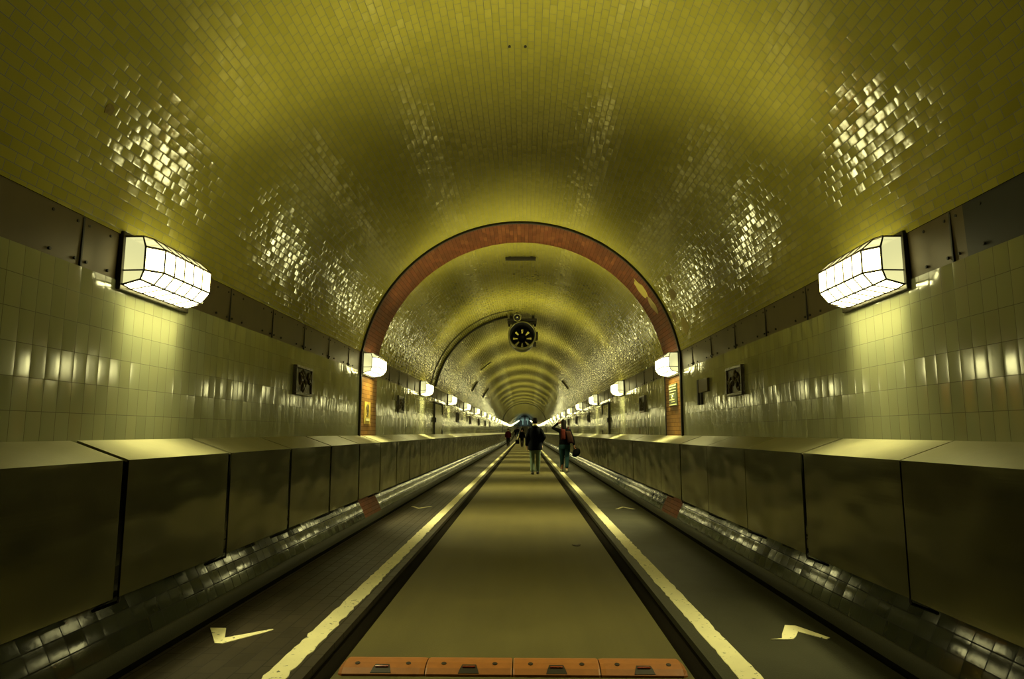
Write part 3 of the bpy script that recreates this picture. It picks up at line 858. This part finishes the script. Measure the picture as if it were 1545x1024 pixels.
def man():
    root = thing('person', (.39, 21.75, 0), 'person in a long navy coat, dark cap and pale jeans walking down the road', 'person')
    bm = bmesh.new()
    head_geo(bm, (0, .02, 1.635))
    tube(bm, [(0, -.015, 1.43), (0, -.005, 1.56)], [.062, .056], 14)
    trunk(bm, [(0, -.01, .86, .155, .105), (0, -.01, .95, .16, .115), (0, 0, 1.08, .145, .10), (0, 0, 1.25, .165, .115), (0, -.01, 1.36, .155, .105), (0, -.01, 1.44, .09, .075)])
    # left arm hangs, right hand in the coat pocket
    limb(bm, [(-.15, -.01, 1.36), (-.24, -.03, 1.13), (-.262, .02, .87)], [.044, .040, .029])
    hand(bm, (-.262, .02, .87), (.02, .05, -1), (0, 1, .05), (.5, .8, 0), curl=.45)
    limb(bm, [(.15, -.01, 1.36), (.275, -.08, 1.14), (.205, .08, .98)], [.044, .040, .029])
    hand(bm, (.205, .08, .98), (-.1, .5, -.8), (.3, .7, .5), (.2, .9, .5), curl=.6)
    for sg, ky, ay, ax in ((-1, .03, -.10, -.085), (1, .02, .07, .075)):
        limb(bm, [(sg * .085, 0, .90), (sg * .088, ky, .49), (ax, ay, .09)], [.082, .056, .040])
    remesh('body', bm, M['skin'], root, .0065, 3)
    bm = bmesh.new()
    trunk(bm, [(0, -.012, .745, .225, .165), (0, -.012, .80, .225, .165), (0, -.012, .95, .222, .16), (0, -.005, 1.10, .215, .15), (0, -.005, 1.25, .225, .155), (0, -.012, 1.34, .20, .14), (0, -.015, 1.42, .145, .112), (0, -.012, 1.48, .10, .092), (0, -.012, 1.51, .085, .085)], 24)
    limb(bm, [(-.160, -.01, 1.365), (-.245, -.035, 1.13), (-.262, .015, .92)], [.075, .072, .055], 12)
    limb(bm, [(.160, -.01, 1.365), (.285, -.085, 1.14), (.20, .06, 1.00)], [.075, .072, .060], 12)
    tube(bm, [(-.09, -.05, 1.475), (-.04, -.10, 1.455), (.04, -.10, 1.455), (.09, -.05, 1.475)], .032, 8, round_end=True)   # hood roll
    remesh('coat', bm, M['navy'], root, .014, 3)
    bm = bmesh.new()
    loft(bm, [((0, -.012, 1.505), (.078, 0, 0), (0, .078, 0)), ((0, -.008, 1.56), (.074, 0, 0), (0, .074, 0))], 16)
    obj('collar', bm, M['cream'], root, smooth=True)['label'] = 'pale shirt collar'
    bm = bmesh.new()
    trunk(bm, [(0, -.01, .78, .165, .12), (0, -.01, .96, .175, .125)])
    for sg, ky, ay, ax in ((-1, .03, -.10, -.085), (1, .02, .07, .075)):
        limb(bm, [(sg * .088, 0, .88), (sg * .090, ky, .49), (ax, ay + .005, .12)], [.096, .076, .068], 12)
    remesh('jeans', bm, M['jeans'], root, .012, 3)
    shoe('shoe', root, (-.085, -.075, 0), .08, (M['shoe'], M['black'])); shoe('shoe', root, (.078, .10, 0), -.1, (M['shoe'], M['black']))
    bm = bmesh.new()
    ell(bm, (0, .012, 1.660), .092, .112, .108, 24)
    bmesh.ops.delete(bm, geom=[v for v in bm.verts if v.co.z < 1.625 - .06 * (v.co.y - .02) / .1 * -1 and v.co.y > .05 or v.co.z < 1.57], context='VERTS')
    bmesh.ops.holes_fill(bm, edges=bm.edges)
    obj('cap', bm, M['hair'], root, smooth=True)['label'] = 'dark knitted cap'


def woman():
    root = thing('person', (1.385, 23.0, 0), 'person in a black jacket and teal jeans with one elbow raised, right walkway', 'person')
    bm = bmesh.new()
    head_geo(bm, (-.02, .03, 1.60), .96)
    tube(bm, [(0, -.01, 1.40), (-.015, .005, 1.53)], [.054, .048], 14)
    trunk(bm, [(0, -.01, .84, .165, .11), (0, -.01, .92, .17, .12), (0, 0, 1.06, .13, .095), (0, 0, 1.22, .155, .105), (0, -.01, 1.34, .16, .10), (0, -.01, 1.42, .09, .07)])
    limb(bm, [(-.165, 0, 1.36), (-.37, .10, 1.45), (-.20, .19, 1.60)], [.046, .036, .026])
    hand(bm, (-.20, .19, 1.60), (.9, -.15, .25), (0, -.4, .9), (.1, .2, .9), .17, .5)
    limb(bm, [(.165, 0, 1.36), (.265, -.03, 1.11), (.325, .03, .875)], [.046, .036, .026])
    hand(bm, (.325, .03, .875), (.15, .05, -1), (0, 1, .1), (-.3, .9, 0), .17, .95)
    for sg, ky, ay, ax in ((-1, .06, .16, -.085), (1, .0, -.15, .06)):
        limb(bm, [(sg * .088, 0, .88), (sg * .08, ky, .48), (ax, ay, .085)], [.088, .056, .038])
    remesh('body', bm, M['skin'], root, .0065, 3)
    bm = bmesh.new()
    trunk(bm, [(0, -.01, .87, .185, .135), (0, -.01, .95, .185, .135), (0, 0, 1.08, .165, .12), (0, 0, 1.22, .18, .125), (0, -.01, 1.34, .185, .12), (0, -.012, 1.41, .13, .09), (0, -.01, 1.455, .075, .072)], 24)
    limb(bm, [(-.16, 0, 1.35), (-.375, .10, 1.45), (-.225, .18, 1.58)], [.072, .060, .045], 12)
    limb(bm, [(.16, 0, 1.35), (.27, -.03, 1.11), (.315, .02, .91)], [.072, .058, .044], 12)
    remesh('jacket', bm, M['blackcloth'], root, .013, 3)
    bm = bmesh.new()
    trunk(bm, [(0, -.012, .76, .19, .135), (0, -.012, .86, .195, .145), (0, -.01, .95, .165, .12)])
    for sg, ky, ay, ax in ((-1, .06, .16, -.085), (1, .0, -.15, .06)):
        limb(bm, [(sg * .092, -.005, .84), (sg * .085, ky, .48), (ax, ay, .17)], [.108, .075, .056], 12)
    remesh('jeans', bm, M['teal_jeans'], root, .012, 3)
    shoe('shoe', root, (-.085, .185, 0), .1, (M['shoelight'], M['shoe']))['label'] = 'pale sneaker'
    shoe('shoe', root, (.06, -.125, 0), -.1, (M['shoelight'], M['shoe']))['label'] = 'pale sneaker'
    bm = bmesh.new()
    ell(bm, (-.02, .015, 1.625), .090, .106, .112, 18)
    trunk(bm, [(-.015, -.055, 1.36, .075, .03), (-.018, -.06, 1.46, .085, .045), (-.02, -.04, 1.58, .088, .07), (-.02, -.03, 1.66, .07, .07)], 16)
    r = remesh('hair', bm, M['hair'], root, .012, 3)
    # clear the face: push front hair verts back inside the skull
    for v in r.data.vertices:
        if v.co.y > .055 and v.co.z < 1.66: v.co.y = .05
    # worn rucksack
    b = thing('backpack', (1.385, 23.0 - .13, 1.0), 'red and brown backpack on the back of the person on right walkway', 'backpack')
    bm = bmesh.new(); box(bm, (-.135, -.15, .06), (.02, .005, .40), bevel=.045); obj('main_pocket', bm, M['red'], b, smooth=True)
    bm = bmesh.new(); box(bm, (.0, -.14, -.06), (.20, .02, .34), bevel=.05)
    for v in bm.verts: v.co.x += (.34 - v.co.z) * .25
    obj('side_pouch', bm, M['brown'], b, smooth=True)['label'] = 'brown hanging pouch'
    bm = bmesh.new()
    for x in (-.10, .12): tube(bm, [(x, -.04, .40), (x, .04, .475), (x, .16, .455), (x, .265, .36)], .016, 7, round_end=True)
    obj('strap', bm, M['maroon'], b)
    h = thing('bag', (1.385 + .345, 23.0 + .03, .50), 'floppy black bag held in the right hand of that person', 'bag')
    bm = bmesh.new()
    loft(bm, [((.0, 0, -.01), (.05, 0, 0), (0, .04, 0)), ((.02, 0, .04), (.11, 0, 0), (0, .07, 0)), ((.05, 0, .12), (.135, 0, 0), (0, .08, 0)), ((.06, 0, .21), (.12, 0, 0), (0, .07, 0)), ((.085, 0, .27), (.06, 0, 0), (0, .045, 0))], 12)
    obj('pouch', bm, M['blackcloth'], h, smooth=True)
    bm = bmesh.new(); tube(bm, [(.0, .0, .22), (-.02, 0, .28), (.01, .0, .315), (.05, .0, .28), (.08, .0, .25)], .012, 7); obj('handle', bm, M['blackcloth'], h)


def walker(x, y, label, coat, trousers, hgt=1.72, group=None, parts=True, turn=0):
    k = hgt / 1.75
    root = thing('person', (x, y, rise(y)), label, 'person', group, turn); root.scale = (k, k, k)
    bm = bmesh.new(); head_geo(bm, (0, .02, 1.635)); tube(bm, [(0, -.015, 1.43), (0, -.005, 1.56)], [.062, .056], 10)
    trunk(bm, [(0, -.01, .86, .155, .105), (0, 0, 1.08, .145, .10), (0, 0, 1.25, .17, .115), (0, -.01, 1.38, .18, .11), (0, -.01, 1.46, .10, .075)], 12)
    for sg in (-1, 1):
        limb(bm, [(sg * .19, -.01, 1.40), (sg * .25, -.03, 1.13), (sg * .26, .05 * sg, .88)], [.052, .040, .029])
        hand(bm, (sg * .26, .05 * sg, .88), (0, .05, -1), (0, 1, 0), (-.5 * sg, .8, 0))
        limb(bm, [(sg * .085, 0, .90), (sg * .08, .03 + .06 * sg, .49), (sg * .07, -.02 + .15 * sg, .09)], [.082, .056, .040])
    remesh('body', bm, M['skin'], root, .010, 2)
    bm = bmesh.new()
    trunk(bm, [(0, -.01, .83, .20, .145), (0, 0, 1.05, .20, .14), (0, 0, 1.25, .215, .15), (0, -.01, 1.37, .215, .135), (0, -.012, 1.46, .11, .095), (0, -.01, 1.50, .08, .08)], 16)
    for sg in (-1, 1): limb(bm, [(sg * .185, -.01, 1.385), (sg * .255, -.035, 1.13), (sg * .262, .05 * sg, .92)], [.085, .068, .055])
    remesh('jacket', bm, coat, root, .022, 2)
    bm = bmesh.new(); trunk(bm, [(0, -.01, .80, .165, .12), (0, -.01, .95, .17, .125)], 12)
    for sg in (-1, 1): limb(bm, [(sg * .088, 0, .88), (sg * .085, .03 + .06 * sg, .49), (sg * .07, -.02 + .15 * sg, .12)], [.096, .074, .064])
    remesh('trousers', bm, trousers, root, .02, 2)
    for sg in (-1, 1): shoe('shoe', root, (sg * .07, .01 + .15 * sg, 0), 0, (M['shoe'], M['black']))
    bm = bmesh.new(); ell(bm, (0, .005, 1.655), .09, .105, .105, 16)
    bmesh.ops.delete(bm, geom=[v for v in bm.verts if v.co.z < 1.60 or (v.co.y > .07 and v.co.z < 1.68)], context='VERTS'); bmesh.ops.holes_fill(bm, edges=bm.edges)
    obj('hair', bm, M['hair'], root, smooth=True)
    return root


man()
woman()
walker(-1.50, 64.5, 'distant person in a dark red jacket on the left walkway', M['maroon'], M['blackcloth'], 1.66)
walker(-.19, 62.0, 'distant person in dark clothes in the middle of the road', M['blackcloth'], M['navy'], 1.60)
h = thing('bag', (-.60, 62.05, .28), 'black bag carried low beside the distant dark-clad person', 'bag')
bm = bmesh.new(); box(bm, (-.19, -.10, 0), (.17, .10, .36), bevel=.05); obj('pouch', bm, M['blackcloth'], h, smooth=True)
bm = bmesh.new(); tube(bm, [(-.1, 0, .34), (.05, 0, .47), (.14, 0, .33)], .02, 6); tube(bm, [(.05, 0, .47), (.175, 0, .52)], .02, 6); obj('handle', bm, M['blackcloth'], h)
walker(-1.70, 132, 'very distant person in dark clothes on the left walkway, left of a pair', M['navy'], M['blackcloth'], 1.75)
walker(-1.32, 134, 'very distant person in dark clothes on the left, right of a pair', M['navy'], M['teal_jeans'], 1.78)
walker(-.48, 142, 'very distant person in dark clothes partly behind the one in mid road', M['blackcloth'], M['navy'], 1.8)

# ------------------------------------------------------------------ world, camera, view
w = bpy.data.worlds.new('World'); S.world = w; w.use_nodes = True
bg = w.node_tree.nodes.get('Background') or w.node_tree.nodes.new('ShaderNodeBackground')
bg.inputs[0].default_value = (0, 0, 0, 1); bg.inputs[1].default_value = 0
cd = bpy.data.cameras.new('Camera'); co = bpy.data.objects.new('Camera', cd); COL.objects.link(co)
cd.sensor_width = 36; cd.lens = 1030 / 1545 * 36; cd.clip_start = .05; cd.clip_end = 1000
co.location = (.07, 0, 1.3); co.rotation_euler = (D(90 + 7.74), 0, D(1.075))
S.camera = co
S.view_settings.view_transform = 'Standard'; S.view_settings.look = 'None'; S.view_settings.gamma = 1
S.view_settings.use_curve_mapping = False; S.view_settings.exposure = 0.15
S.cycles.use_denoising = True
S.cycles.use_light_tree = True
S.cycles.max_bounces = 8; S.cycles.diffuse_bounces = 4; S.cycles.glossy_bounces = 4; S.cycles.transparent_max_bounces = 12
S.cycles.sample_clamp_indirect = 3
S.cycles.caustics_reflective = False; S.cycles.caustics_refractive = False
